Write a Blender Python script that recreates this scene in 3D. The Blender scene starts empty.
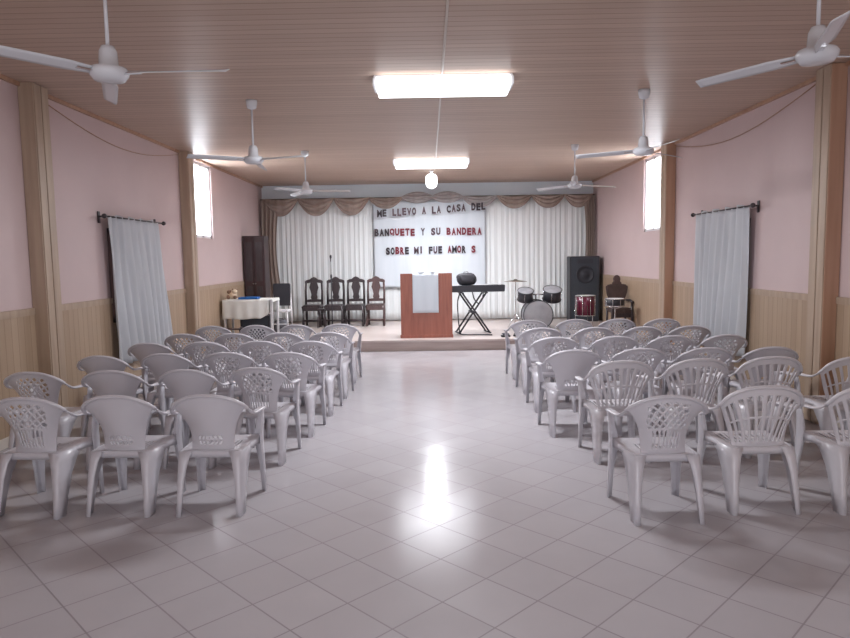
import bpy, bmesh, math, random
from mathutils import Vector, Matrix
random.seed(7)
C = bpy.context.scene.collection
PI = math.pi
def R(a): return math.radians(a)

# ------------------------------------------------------------------ room numbers (metres)
XW = 3.95          # half width of the hall
ZC = 3.45          # ceiling
YB = 16.05         # far wall
YF = -3.2          # wall behind the viewer
YS = 12.05         # stage front edge
ZS = 0.20          # stage height

# ------------------------------------------------------------------ materials
def mat(name, col, rough=0.6, metal=0.0, spec=0.5, emis=None, es=0.0):
    m = bpy.data.materials.new(name); m.use_nodes = True
    b = m.node_tree.nodes['Principled BSDF']
    b.inputs['Base Color'].default_value = (*col, 1)
    b.inputs['Roughness'].default_value = rough
    b.inputs['Metallic'].default_value = metal
    b.inputs['Specular IOR Level'].default_value = spec
    if emis:
        b.inputs['Emission Color'].default_value = (*emis, 1)
        b.inputs['Emission Strength'].default_value = es
    return m
def nodes(m): return m.node_tree.nodes, m.node_tree.links, m.node_tree.nodes['Principled BSDF']
def mathn(N, L, op, a, b=None):
    n = N.new('ShaderNodeMath'); n.operation = op
    for i, v in enumerate((a, b)):
        if v is None: continue
        if isinstance(v, (int, float)): n.inputs[i].default_value = v
        else: L.new(v, n.inputs[i])
    return n.outputs[0]
def mixc(N, L, f, a, b):
    n = N.new('ShaderNodeMix'); n.data_type = 'RGBA'
    if isinstance(f, (int, float)): n.inputs[0].default_value = f
    else: L.new(f, n.inputs[0])
    for i, v in ((6, a), (7, b)):
        if isinstance(v, tuple): n.inputs[i].default_value = (*v, 1)
        else: L.new(v, n.inputs[i])
    return n.outputs[2]
def position(N, L):
    g = N.new('ShaderNodeNewGeometry'); s = N.new('ShaderNodeSeparateXYZ')
    L.new(g.outputs['Position'], s.inputs[0]); return g.outputs['Position'], s.outputs
def noise(N, L, vec, scale, detail=3, vscale=None):
    if vscale:
        mp = N.new('ShaderNodeMapping'); mp.inputs['Scale'].default_value = vscale
        L.new(vec, mp.inputs['Vector']); vec = mp.outputs[0]
    n = N.new('ShaderNodeTexNoise'); n.inputs['Scale'].default_value = scale; n.inputs['Detail'].default_value = detail
    L.new(vec, n.inputs['Vector']); return n.outputs['Fac']
def ramp(N, L, f, a, b):
    n = N.new('ShaderNodeMapRange'); n.inputs[1].default_value = a; n.inputs[2].default_value = b
    L.new(f, n.inputs[0]); return n.outputs[0]
def bump(N, L, b, h, s, d=0.01):
    n = N.new('ShaderNodeBump'); n.inputs['Strength'].default_value = s; n.inputs['Distance'].default_value = d
    L.new(h, n.inputs['Height']); L.new(n.outputs[0], b.inputs['Normal'])
def noisy(name, c1, c2, scale=4, rough=0.6, vscale=None, spec=0.5, bmp=0.0, metal=0):
    m = mat(name, c1, rough, metal, spec); N, L, b = nodes(m)
    P, _ = position(N, L)
    f = ramp(N, L, noise(N, L, P, scale, 4, vscale), 0.3, 0.7)
    L.new(mixc(N, L, f, c1, c2), b.inputs['Base Color'])
    if bmp: bump(N, L, b, f, bmp)
    return m
def planks(name, axis, pitch, c1, c2, line, rough=0.4, lw=0.08, grain=None, spec=0.5):
    """boards side by side along an axis: a tone per board, fine grain, a thin dark joint"""
    m = mat(name, c1, rough, 0, spec); N, L, b = nodes(m)
    P, xyz = position(N, L)
    t = mathn(N, L, 'DIVIDE', xyz[axis], pitch)
    fl = mathn(N, L, 'FLOOR', t); fr = mathn(N, L, 'FRACT', t)
    w = N.new('ShaderNodeTexWhiteNoise'); w.noise_dimensions = '1D'; L.new(fl, w.inputs['W'])
    g = noise(N, L, P, 1.0, 5, grain)
    f = mathn(N, L, 'ADD', mathn(N, L, 'MULTIPLY', w.outputs['Value'], 0.55), mathn(N, L, 'MULTIPLY', ramp(N, L, g, 0.3, 0.7), 0.45))
    base = mixc(N, L, f, c1, c2)
    joint = mathn(N, L, 'LESS_THAN', fr, lw)
    L.new(mixc(N, L, joint, base, line), b.inputs['Base Color'])
    bump(N, L, b, mathn(N, L, 'SUBTRACT', 1.0, joint), 0.25, 0.004)
    return m

M = {}
M['pink'] = noisy('pink painted plaster', (0.60, 0.47, 0.465), (0.64, 0.505, 0.50), 1.2, 0.55)
M['backwall'] = noisy('pale blue white plaster', (0.80, 0.87, 0.93), (0.84, 0.90, 0.95), 2, 0.7)
M['ceiling'] = planks('varnished ceiling boards', 1, 0.105, (0.48, 0.355, 0.285), (0.58, 0.445, 0.365), (0.35, 0.25, 0.195), 0.38, 0.10, (1.1, 14, 1), 0.08)
M['wains'] = planks('pine wainscot boards', 1, 0.10, (0.37, 0.265, 0.18), (0.46, 0.34, 0.24), (0.29, 0.195, 0.13), 0.42, 0.07, (1, 12, 0.9))
M['pine'] = noisy('knotty pine cladding', (0.37, 0.27, 0.20), (0.48, 0.37, 0.275), 1.0, 0.42, (14, 14, 0.8))
M['pine_red'] = noisy('red toned pine board', (0.40, 0.23, 0.15), (0.50, 0.31, 0.21), 1.0, 0.42, (14, 14, 0.8))
M['stageboard'] = noisy('stage riser facing', (0.42, 0.33, 0.30), (0.50, 0.41, 0.38), 1.0, 0.5, (2, 2, 20))
M['baseb'] = mat('cream tile baseboard', (0.62, 0.56, 0.50), 0.3)
M['chair'] = mat('white moulded plastic', (0.58, 0.565, 0.605), 0.30)
M['chair2'] = mat('warm white moulded plastic', (0.63, 0.61, 0.64), 0.30)
M['white'] = mat('white enamel', (0.72, 0.74, 0.78), 0.25)
M['whitepaint'] = mat('white paint', (0.78, 0.78, 0.80), 0.4)
M['chrome'] = mat('chrome', (0.75, 0.75, 0.78), 0.2, 1.0)
M['black'] = mat('black plastic', (0.028, 0.028, 0.036), 0.45)
M['grille'] = noisy('dark speaker cloth', (0.035, 0.042, 0.055), (0.05, 0.058, 0.072), 60, 0.8)
M['cone'] = mat('speaker cone', (0.022, 0.025, 0.035), 0.4)
M['darkwood'] = noisy('dark carved wood', (0.036, 0.028, 0.031), (0.062, 0.046, 0.05), 6, 0.35, (8, 8, 1))
M['redwood'] = noisy('reddish carved wood', (0.07, 0.042, 0.042), (0.11, 0.065, 0.062), 6, 0.35, (8, 8, 1))
M['door'] = noisy('dark brown panel', (0.035, 0.016, 0.018), (0.055, 0.026, 0.027), 3, 0.4, (6, 6, 0.7))
M['lectern'] = noisy('cherry veneer', (0.25, 0.07, 0.042), (0.34, 0.105, 0.065), 3, 0.35, (10, 10, 0.8))
M['lightwood'] = noisy('pale wood edge', (0.60, 0.42, 0.30), (0.68, 0.50, 0.38), 3, 0.5, (8, 8, 1))
M['sheer'] = None
M['brownleather'] = noisy('brown upholstery', (0.06, 0.038, 0.036), (0.09, 0.058, 0.054), 8, 0.5)
M['reddrum'] = mat('dark red drum wrap', (0.12, 0.012, 0.035), 0.25)
M['drumhead'] = noisy('clear grey drum head', (0.27, 0.27, 0.29), (0.36, 0.36, 0.38), 6, 0.25)
M['snarehead'] = mat('white coated head', (0.75, 0.75, 0.76), 0.4)
M['greyshell'] = noisy('grey drum wrap', (0.18, 0.18, 0.20), (0.26, 0.26, 0.28), 10, 0.3)
M['brass'] = mat('dull cymbal bronze', (0.45, 0.42, 0.38), 0.3, 1.0)
M['blue'] = mat('blue folder', (0.01, 0.13, 0.42), 0.4)
M['cream'] = noisy('cream plush', (0.62, 0.48, 0.33), (0.72, 0.60, 0.45), 20, 0.9)
M['tanp'] = noisy('brown plush', (0.22, 0.13, 0.09), (0.30, 0.19, 0.13), 20, 0.9)
M['tablecloth'] = noisy('white tablecloth', (0.74, 0.76, 0.72), (0.80, 0.81, 0.78), 5, 0.8)
M['letter_black'] = mat('black cut-out card', (0.03, 0.02, 0.03), 0.6)
M['letter_red'] = mat('dark red cut-out card', (0.17, 0.012, 0.03), 0.6)
M['letter_grey'] = mat('plum grey cut-out card', (0.085, 0.05, 0.07), 0.6)
M['greyfab'] = noisy('grey fabric', (0.12, 0.12, 0.14), (0.2, 0.2, 0.22), 7, 0.9)
M['glow'] = mat('lit diffuser', (0.9, 0.92, 1), 0.4, emis=(0.93, 0.96, 1.0), es=2.6)
M['bulb'] = mat('lit lamp tube', (0.9, 0.92, 1), 0.4, emis=(0.93, 0.96, 1.0), es=3.0)
M['daylight'] = None

def fabric(name, c1, c2, trans=0.25, rough=0.85):
    m = bpy.data.materials.new(name); m.use_nodes = True
    N, L = m.node_tree.nodes, m.node_tree.links
    b = N['Principled BSDF']; b.inputs['Roughness'].default_value = rough; b.inputs['Specular IOR Level'].default_value = 0.2
    P, _ = position(N, L)
    f = ramp(N, L, noise(N, L, P, 1.5, 3, (6, 6, 0.6)), 0.3, 0.7)
    c = mixc(N, L, f, c1, c2); L.new(c, b.inputs['Base Color'])
    t = N.new('ShaderNodeBsdfTranslucent'); L.new(c, t.inputs['Color'])
    mx = N.new('ShaderNodeMixShader'); mx.inputs[0].default_value = trans
    L.new(b.outputs[0], mx.inputs[1]); L.new(t.outputs[0], mx.inputs[2])
    L.new(mx.outputs[0], N['Material Output'].inputs['Surface'])
    return m
M['sheer'] = fabric('white sheer curtain', (0.86, 0.90, 0.91), (0.90, 0.94, 0.95), 0.12)
M['satin'] = fabric('bluish white satin', (0.70, 0.77, 0.83), (0.76, 0.82, 0.88), 0.1, 0.5)
M['sidecurtain'] = fabric('white voile', (0.68, 0.70, 0.74), (0.76, 0.78, 0.81), 0.25)
M['swag'] = fabric('taupe satin', (0.30, 0.235, 0.205), (0.42, 0.34, 0.30), 0.1, 0.5)
M['swag_grey'] = fabric('grey taupe satin', (0.38, 0.35, 0.35), (0.50, 0.47, 0.47), 0.1, 0.5)

def floor_mat():
    m = mat('glossy beige floor tiles', (0.5, 0.46, 0.47), 0.16, 0, 0.11); N, L, b = nodes(m)
    P, xyz = position(N, L)
    p = 0.333; s = 1 / math.sqrt(2)
    u = mathn(N, L, 'MULTIPLY', mathn(N, L, 'ADD', xyz[0], xyz[1]), s)
    v = mathn(N, L, 'MULTIPLY', mathn(N, L, 'SUBTRACT', xyz[0], xyz[1]), s)
    tu = mathn(N, L, 'DIVIDE', mathn(N, L, 'SUBTRACT', u, 2.591), p)
    tv = mathn(N, L, 'DIVIDE', mathn(N, L, 'ADD', v, 2.86), p)
    def edge(t):
        fr = mathn(N, L, 'FRACT', t)
        d = mathn(N, L, 'ABSOLUTE', mathn(N, L, 'SUBTRACT', fr, 0.5))
        return mathn(N, L, 'GREATER_THAN', d, 0.488)
    g = mathn(N, L, 'MAXIMUM', edge(tu), edge(tv))
    cell = N.new('ShaderNodeCombineXYZ'); L.new(mathn(N, L, 'FLOOR', tu), cell.inputs[0]); L.new(mathn(N, L, 'FLOOR', tv), cell.inputs[1])
    w = N.new('ShaderNodeTexWhiteNoise'); w.noise_dimensions = '2D'; L.new(cell.outputs[0], w.inputs['Vector'])
    n = ramp(N, L, noise(N, L, P, 3.0, 4), 0.3, 0.7)
    f = mathn(N, L, 'ADD', mathn(N, L, 'MULTIPLY', w.outputs['Value'], 0.5), mathn(N, L, 'MULTIPLY', n, 0.5))
    base = mixc(N, L, f, (0.43, 0.405, 0.425), (0.47, 0.445, 0.465))
    L.new(mixc(N, L, g, base, (0.29, 0.26, 0.275)), b.inputs['Base Color'])
    r = mathn(N, L, 'ADD', mathn(N, L, 'MULTIPLY', g, 0.3), mathn(N, L, 'ADD', 0.17, mathn(N, L, 'MULTIPLY', w.outputs['Value'], 0.05)))
    L.new(r, b.inputs['Roughness'])
    bump(N, L, b, mathn(N, L, 'SUBTRACT', 1.0, g), 0.2, 0.002)
    return m
M['floor'] = floor_mat()
M['stagefloor'] = noisy('stage floor', (0.54, 0.46, 0.43), (0.60, 0.52, 0.49), 2, 0.3)

# ------------------------------------------------------------------ mesh builder
class MB:
    def __init__(s): s.v = []; s.f = []; s.sm = []
    def add(s, vs, fs, smooth=False, mt=None):
        o = len(s.v)
        for v in vs:
            v = Vector(v); s.v.append(tuple(mt @ v if mt else v))
        for f in fs: s.f.append(tuple(i + o for i in f)); s.sm.append(smooth)
        return s
    def box(s, c, d, mt=None, taper=1.0):
        x, y, z = (k / 2 for k in d); t = taper
        vs = [(c[0] + a * x * (t if k < 0 else 1), c[1] + b * y * (t if k < 0 else 1), c[2] + k * z) for k in (-1, 1) for b in (-1, 1) for a in (-1, 1)]
        return s.add(vs, [(0, 2, 3, 1), (4, 5, 7, 6), (0, 1, 5, 4), (2, 6, 7, 3), (0, 4, 6, 2), (1, 3, 7, 5)], False, mt)
    def tube(s, pts, r, seg=8, mt=None, flat=None):
        """tube through points; r one radius or a list; flat=(rw, rh) gives an elliptical section kept level"""
        pts = [Vector(p) for p in pts]; n = len(pts)
        rr = r if isinstance(r, (list, tuple)) else [r] * n
        vs = []
        for i, p in enumerate(pts):
            d = (pts[min(i + 1, n - 1)] - pts[max(i - 1, 0)]).normalized()
            a = d.cross(Vector((0, 0, 1)))
            if a.length < 1e-3: a = d.cross(Vector((0, 1, 0)))
            a.normalize(); b = a.cross(d).normalized()
            for k in range(seg):
                t = 2 * PI * k / seg
                ra, rb = (flat[0] * rr[i], flat[1] * rr[i]) if flat else (rr[i], rr[i])
                vs.append(p + a * math.cos(t) * ra + b * math.sin(t) * rb)
        fs = [(i * seg + k, i * seg + (k + 1) % seg, (i + 1) * seg + (k + 1) % seg, (i + 1) * seg + k) for i in range(n - 1) for k in range(seg)]
        fs += [tuple(range(seg - 1, -1, -1)), tuple((n - 1) * seg + k for k in range(seg))]
        return s.add(vs, fs, True, mt)
    def lathe(s, prof, seg=24, mt=None, caps=True):
        vs = [(r * math.cos(2 * PI * k / seg), r * math.sin(2 * PI * k / seg), z) for r, z in prof for k in range(seg)]
        n = len(prof)
        fs = [(i * seg + k, i * seg + (k + 1) % seg, (i + 1) * seg + (k + 1) % seg, (i + 1) * seg + k) for i in range(n - 1) for k in range(seg)]
        if caps: fs += [tuple(range(seg - 1, -1, -1)), tuple((n - 1) * seg + k for k in range(seg))]
        return s.add(vs, fs, True, mt)
    def grid(s, fn, nu, nv, hole=None, mt=None):
        vs = [fn(i / nu, j / nv) for j in range(nv + 1) for i in range(nu + 1)]
        fs = [(j * (nu + 1) + i, j * (nu + 1) + i + 1, (j + 1) * (nu + 1) + i + 1, (j + 1) * (nu + 1) + i)
              for j in range(nv) for i in range(nu) if not (hole and hole((i + .5) / nu, (j + .5) / nv))]
        return s.add(vs, fs, True, mt)
    def prism(s, pts, d, mt=None):
        """outline in x,z extruded along y by d about y=0"""
        n = len(pts)
        vs = [(x, -d / 2, z) for x, z in pts] + [(x, d / 2, z) for x, z in pts]
        fs = [tuple(range(n)), tuple(range(2 * n - 1, n - 1, -1))] + [(i, i + n, (i + 1) % n + n, (i + 1) % n) for i in range(n)]
        return s.add(vs, fs, False, mt)
    def build(s, name, material, parent=None, thick=0, bevel=0, loc=None):
        me = bpy.data.meshes.new(name); me.from_pydata(s.v, [], s.f)
        for p, sm in zip(me.polygons, s.sm): p.use_smooth = sm
        bm = bmesh.new(); bm.from_mesh(me)
        loose = [v for v in bm.verts if not v.link_faces]
        if loose: bmesh.ops.delete(bm, geom=loose, context='VERTS')
        if thick:
            bmesh.ops.recalc_face_normals(bm, faces=bm.faces[:])
            bmesh.ops.solidify(bm, geom=bm.faces[:], thickness=thick)
            for f in bm.faces: f.smooth = True
        if bevel:
            bmesh.ops.bevel(bm, geom=[e for e in bm.edges if len(e.link_faces) == 2 and e.calc_face_angle(0) > 0.6],
                            offset=bevel, segments=2, affect='EDGES', clamp_overlap=True)
        bmesh.ops.recalc_face_normals(bm, faces=bm.faces[:])
        bm.to_mesh(me); bm.free()
        me.materials.append(material)
        o = bpy.data.objects.new(name, me); C.objects.link(o)
        if parent: o.parent = parent
        if loc: o.location = loc
        return o
def thing(name, label, cat, loc=(0, 0, 0), rz=0, group=None):
    o = bpy.data.objects.new(name, None); C.objects.link(o); o.empty_display_size = 0.1
    o.location = loc; o.rotation_euler = (0, 0, R(rz)); return tag(o, label, cat, group)
def tag(o, label, cat, group=None):
    o['label'] = label; o['category'] = cat; o['kind'] = 'thing'
    if group: o['group'] = group
    return o
def struct(o): o['kind'] = 'structure'; return o
def copy_tree(o, parent=None):
    c = o.copy(); C.objects.link(c); c.parent = parent
    for ch in o.children: copy_tree(ch, c)
    return c
def T(x=0, y=0, z=0, rx=0, ry=0, rz=0):
    return Matrix.Translation((x, y, z)) @ Matrix.Rotation(R(rz), 4, 'Z') @ Matrix.Rotation(R(ry), 4, 'Y') @ Matrix.Rotation(R(rx), 4, 'X')
def interp(path, t):
    """point on a polyline by t 0..1, Catmull smooth"""
    n = len(path) - 1; x = min(max(t, 0), 1) * n; i = min(int(x), n - 1); f = x - i
    p0, p1, p2, p3 = (Vector(path[min(max(k, 0), n)]) for k in (i - 1, i, i + 1, i + 2))
    return 0.5 * ((2 * p1) + (p2 - p0) * f + (2 * p0 - 5 * p1 + 4 * p2 - p3) * f * f + (3 * p1 - p0 - 3 * p2 + p3) * f ** 3)

# ------------------------------------------------------------------ the room
def slab(name, c, d, m): return struct(MB().box(c, d).build(name, m))
slab('floor', (0, (YF + YB) / 2, -0.05), (2 * XW + .4, YB - YF + .4, 0.1), M['floor'])
slab('ceiling', (0, (YF + YB) / 2, ZC + .05), (2 * XW + .4, YB - YF + .4, 0.1), M['ceiling'])
slab('wall_back', (0, YB + .1, ZC / 2), (2 * XW + .4, 0.2, ZC), M['backwall'])
slab('stage_floor', (0, (YS + YB) / 2, ZS - .02), (2 * XW, YB - YS, 0.04), M['stagefloor'])
slab('stage_riser', (0, YS + .05, (ZS - .04) / 2), (2 * XW, 0.06, ZS - .04), M['stageboard'])
b = MB().box((0, YS - .012, ZS - .012), (2 * XW, 0.06, 0.03)); struct(b.build('trim_1', M['stagefloor'], bevel=.006))
WY0, WY1, WZ0, WZ1 = 11.38, 12.32, 2.10, 3.40
for side, s in (('left', -1), ('right', 1)):
    xc = s * (XW + .1)
    b = MB()
    for (y0, y1, z0, z1) in ((YF - .2, WY0, 0, ZC), (WY1, YB, 0, ZC), (WY0, WY1, 0, WZ0), (WY0, WY1, WZ1, ZC)):
        b.box((xc, (y0 + y1) / 2, (z0 + z1) / 2), (0.2, y1 - y0, z1 - z0))
    struct(b.build('wall_' + side, M['pink']))
    # wainscot boards with a cap, set between the pillars
    segs = [(YF, 6.6 if s < 0 else 6.43), (6.85 if s < 0 else 6.68, 10.75), (11.0, YB - .02)]
    b = MB()
    for y0, y1 in segs:
        b.box((s * (XW - .009), (y0 + y1) / 2, (1.2 + .1) / 2), (0.018, y1 - y0, 1.1))
    struct(b.build('wall_panelling_' + side, M['wains']))
    b = MB()
    for y0, y1 in segs: b.box((s * (XW - .014), (y0 + y1) / 2, 1.225), (0.028, y1 - y0, 0.07))
    struct(b.build('trim_' + ('2' if s < 0 else '3'), M['pine'], bevel=.005))
    b = MB()
    for y0, y1 in segs: b.box((s * (XW - .012), (y0 + y1) / 2, .05), (0.024, y1 - y0, 0.1))
    struct(b.build('baseboard_' + side, M['baseb'], bevel=.004))
    b = MB().box((s * (XW - .015), (YF + YB) / 2, ZC - .02), (0.03, YB - YF, 0.04))
    struct(b.build('trim_' + ('4' if s < 0 else '5'), M['pine_red']))
    # timber clad pillars
    for y0 in (2.45, 6.6 if s < 0 else 6.43, 10.75):
        p = struct(MB().box((s * (XW - .07), y0 + .125, ZC / 2), (0.14, 0.25, ZC)).build('wall_pillar', M['pine_red'], bevel=.004))
        q = MB().box((s * (XW - .146), y0 + .06, ZC / 2), (0.014, 0.115, ZC - .01)).box((s * (XW - .146), y0 + .188, ZC / 2), (0.014, 0.12, ZC - .01))
        q.build('cladding_board', M['pine'], p, bevel=.003)
        MB().box((s * (XW - .075), y0 - .006, ZC / 2), (0.142, 0.012, ZC - .01)).build('cladding_board', M['pine_red'] if s > 0 else M['pine'], p)
    # tall strip window
    w = MB()
    xm = s * (XW + .06)
    for yy, ww in ((WY0 + .025, .05), (WY1 - .025, .05), (WY0 + .47, .05)): w.box((xm, yy, (WZ0 + WZ1) / 2), (0.06, ww, WZ1 - WZ0))
    for zz in (WZ0 + .025, WZ1 - .025): w.box((xm, (WY0 + WY1) / 2, zz), (0.06, WY1 - WY0, 0.05))
    fr = struct(w.build('window_' + ('1' if s < 0 else '2'), M['whitepaint']))
    g = bpy.data.materials.new('frosted window glass'); g.use_nodes = True
    N, L = g.node_tree.nodes, g.node_tree.links
    tr = N.new('ShaderNodeBsdfTranslucent'); tr.inputs[0].default_value = (0.95, 0.97, 1, 1)
    tp = N.new('ShaderNodeBsdfTransparent'); mx = N.new('ShaderNodeMixShader'); mx.inputs[0].default_value = 0.5
    L.new(tr.outputs[0], mx.inputs[1]); L.new(tp.outputs[0], mx.inputs[2]); L.new(mx.outputs[0], N['Material Output'].inputs['Surface'])
    MB().box((xm, (WY0 + WY1) / 2, (WZ0 + WZ1) / 2), (0.006, WY1 - WY0 - .04, WZ1 - WZ0 - .04)).build('window_glass', g, fr)
    # shuttered window behind the side curtain
    wy0, wy1, wz0, wz1 = 8.22, 9.55, 0.95, 2.12
    w = MB()
    for yy in (wy0 + .03, wy1 - .03): w.box((s * (XW - .03), yy, (wz0 + wz1) / 2), (0.055, .06, wz1 - wz0))
    for zz in (wz0 + .03, wz1 - .03): w.box((s * (XW - .03), (wy0 + wy1) / 2, zz), (0.055, wy1 - wy0, .06))
    fr = struct(w.build('window_' + ('3' if s < 0 else '4'), M['redwood'], bevel=.004))
    q = MB()
    for k in range(2):
        ya = wy0 + .06 + k * .61; q.box((s * (XW - .02), ya + .30, (wz0 + wz1) / 2), (0.02, .59, wz1 - wz0 - .12))
    q.build('shutter', M['lectern'], fr, bevel=.003)
# wall behind the viewer, with a wide opening added for fill light
b = MB()
for (x0, x1, z0, z1) in ((-XW - .2, -1.6, 0, ZC), (1.6, XW + .2, 0, ZC), (-1.6, 1.6, 2.7, ZC)):
    b.box(((x0 + x1) / 2, YF - .1, (z0 + z1) / 2), (x1 - x0, .2, z1 - z0))
struct(b.build('wall_front', M['pink']))
# conduit on the ceiling feeding the lamps
tag(MB().tube([(0.16, 0.0, ZC - .012), (0.16, 13.4, ZC - .012)], .010, 8).build('ceiling_conduit', M['baseb']),
    'thin white conduit running along the boarded ceiling from lamp to lamp', 'conduit')

# ------------------------------------------------------------------ ceiling lights
def lamp(x, y, label):
    t = thing('ceiling_light', label, 'light', (x, y, ZC), 0, 'fluorescent lamps along the middle of the ceiling')
    MB().box((0, 0, -.016), (1.34, .30, .03)).build('housing', M['whitepaint'], t, bevel=.005)
    for sx in (-1, 1): MB().box((sx * .665, 0, -.06), (.03, .30, .08)).build('end_cap', M['whitepaint'], t, bevel=.006)
    pr = [(-.22, -.032), (-.235, -.09), (-.20, -.135), (-.10, -.16), (.10, -.16), (.20, -.135), (.235, -.09), (.22, -.032)]
    MB().prism(pr, 1.27, T(rz=90)).build('diffuser', M['glow'], t)
    return t
lamp(0.17, 6.72, 'long glowing fluorescent ceiling lamp, the larger one nearer the viewer')
lamp(0.08, 12.1, 'glowing fluorescent ceiling lamp farther off, just before the stage')
t = thing('bulb_lamp', 'small bright bulb lamp hanging from the ceiling above the stage letters', 'light', (0.09, 13.7, ZC))
MB().lathe([(.05, 0), (.05, -.02), (.025, -.03), (.025, -.07), (.03, -.09)][::-1], 16).build('socket', M['whitepaint'], t)
MB().lathe([(.03, -.06), (.08, -.08), (.115, -.12), (.118, -.27), (.09, -.33), (.03, -.36)][::-1], 20).build('bulb', M['bulb'], t)

def area(name, loc, rot, size, sy, power, col=(1, 1, 1), spread=180):
    l = bpy.data.lights.new(name, 'AREA'); l.shape = 'RECTANGLE'; l.size = size; l.size_y = sy
    l.energy = power * 1.22; l.color = col; l.spread = R(spread)
    o = bpy.data.objects.new(name, l); C.objects.link(o); o.location = loc; o.rotation_euler = tuple(R(a) for a in rot); return o
LC = (0.93, 0.95, 1.0)
area('lamp_light', (0.17, 6.72, ZC - .17), (0, 0, 0), 1.25, .38, 98, LC)
area('lamp_light', (0.08, 12.1, ZC - .17), (0, 0, 0), 1.25, .38, 98, LC)
lamp(0.22, 0.9, 'unseen fluorescent ceiling lamp added overhead for fill light on the near tiles')  # unseen fixture, added overhead to even out the light up front
area('lamp_light', (0.22, 0.9, ZC - .17), (0, 0, 0), 1.25, .38, 26, LC)  # weak fill from the added overhead fixture
area('bulb_light', (0.09, 13.7, ZC - .38), (0, 0, 0), .15, .15, 75, LC)
for s in (-1, 1):
    area('window_daylight', (s * (XW + .28), (WY0 + WY1) / 2, (WZ0 + WZ1) / 2), (0, -90 * s * -1, 0), 1.25, .92, 60, (0.92, 0.96, 1.0))
area('rear_fill_light', (0, YF - .3, 1.4), (-90 + 180, 0, 0), 3.0, 2.6, 88, (0.97, 0.95, 1.0))  # soft fill added behind the viewer, outside the rear opening

# ------------------------------------------------------------------ ceiling fans
def fan_proto():
    t = thing('ceiling_fan', 'x', 'fan')
    MB().lathe([(.012, -.10), (.05, -.085), (.062, -.03), (.062, 0)], 20).build('canopy', M['white'], t)
    MB().tube([(0, 0, -.08), (0, 0, -.52)], .011, 10).build('downrod', M['white'], t)
    MB().lathe([(.03, -.69), (.085, -.685), (.108, -.655), (.112, -.635), (.10, -.615), (.055, -.60), (.05, -.52), (.036, -.49), (.012, -.485)], 28).build('motor', M['white'], t)
    for k in range(3):
        a = 120 * k
        b = MB()
        def bl(u, v):
            x = .10 + .62 * u; w = .04 + .06 * min(1, u * 4) - .02 * u
            if u > .97: w *= .8
            return (x, (v - .5) * w, -.645 + (v - .5) * .03 - .012 * u)
        b.grid(bl, 16, 4, mt=T(rz=a))
        o = b.build('blade', M['white'], t, thick=.005)
        MB().box((.13, 0, -.648), (.13, .03, .008), T(rz=a)).build('blade_bracket', M['chrome'], o)
    return t
fp = fan_proto()
fans = [(-1.86, 4.02, -5, 'white three-blade ceiling fan on the left, nearest the viewer'),
        (-1.92, 7.50, -25, 'white three-blade ceiling fan on the left, second from the viewer'),
        (-1.98, 11.0, 0, 'small far white ceiling fan above the dark carved chairs'),
        (2.22, 3.90, 8, 'white three-blade ceiling fan cut by the right picture edge'),
        (2.34, 7.33, 38, 'white three-blade ceiling fan on the right before the strip window'),
        (2.36, 10.8, 15, 'faint far ceiling fan on the right above the drum kit')]
for i, (x, y, a, lb) in enumerate(fans):
    f = fp if i == 0 else copy_tree(fp)
    f.location = (x, y, ZC); f.rotation_euler = (0, 0, R(a)); f['label'] = lb; f['group'] = 'ceiling fans in two rows'

# cables sagging along the side walls
for s, lb in ((-1, 'thin brownish cable sagging along the top of the left pink wall'), (1, 'thin brownish cable sagging along the top of the right pink wall')):
    pts = [(s * (XW - .012), 6.9 + 3.8 * k / 16, ZC - .07 - .22 * math.sin(PI * k / 16)) for k in range(17)]
    tag(MB().tube(pts, .006, 6).build('wall_cable', M['pine_red']), lb, 'cable')

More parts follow.
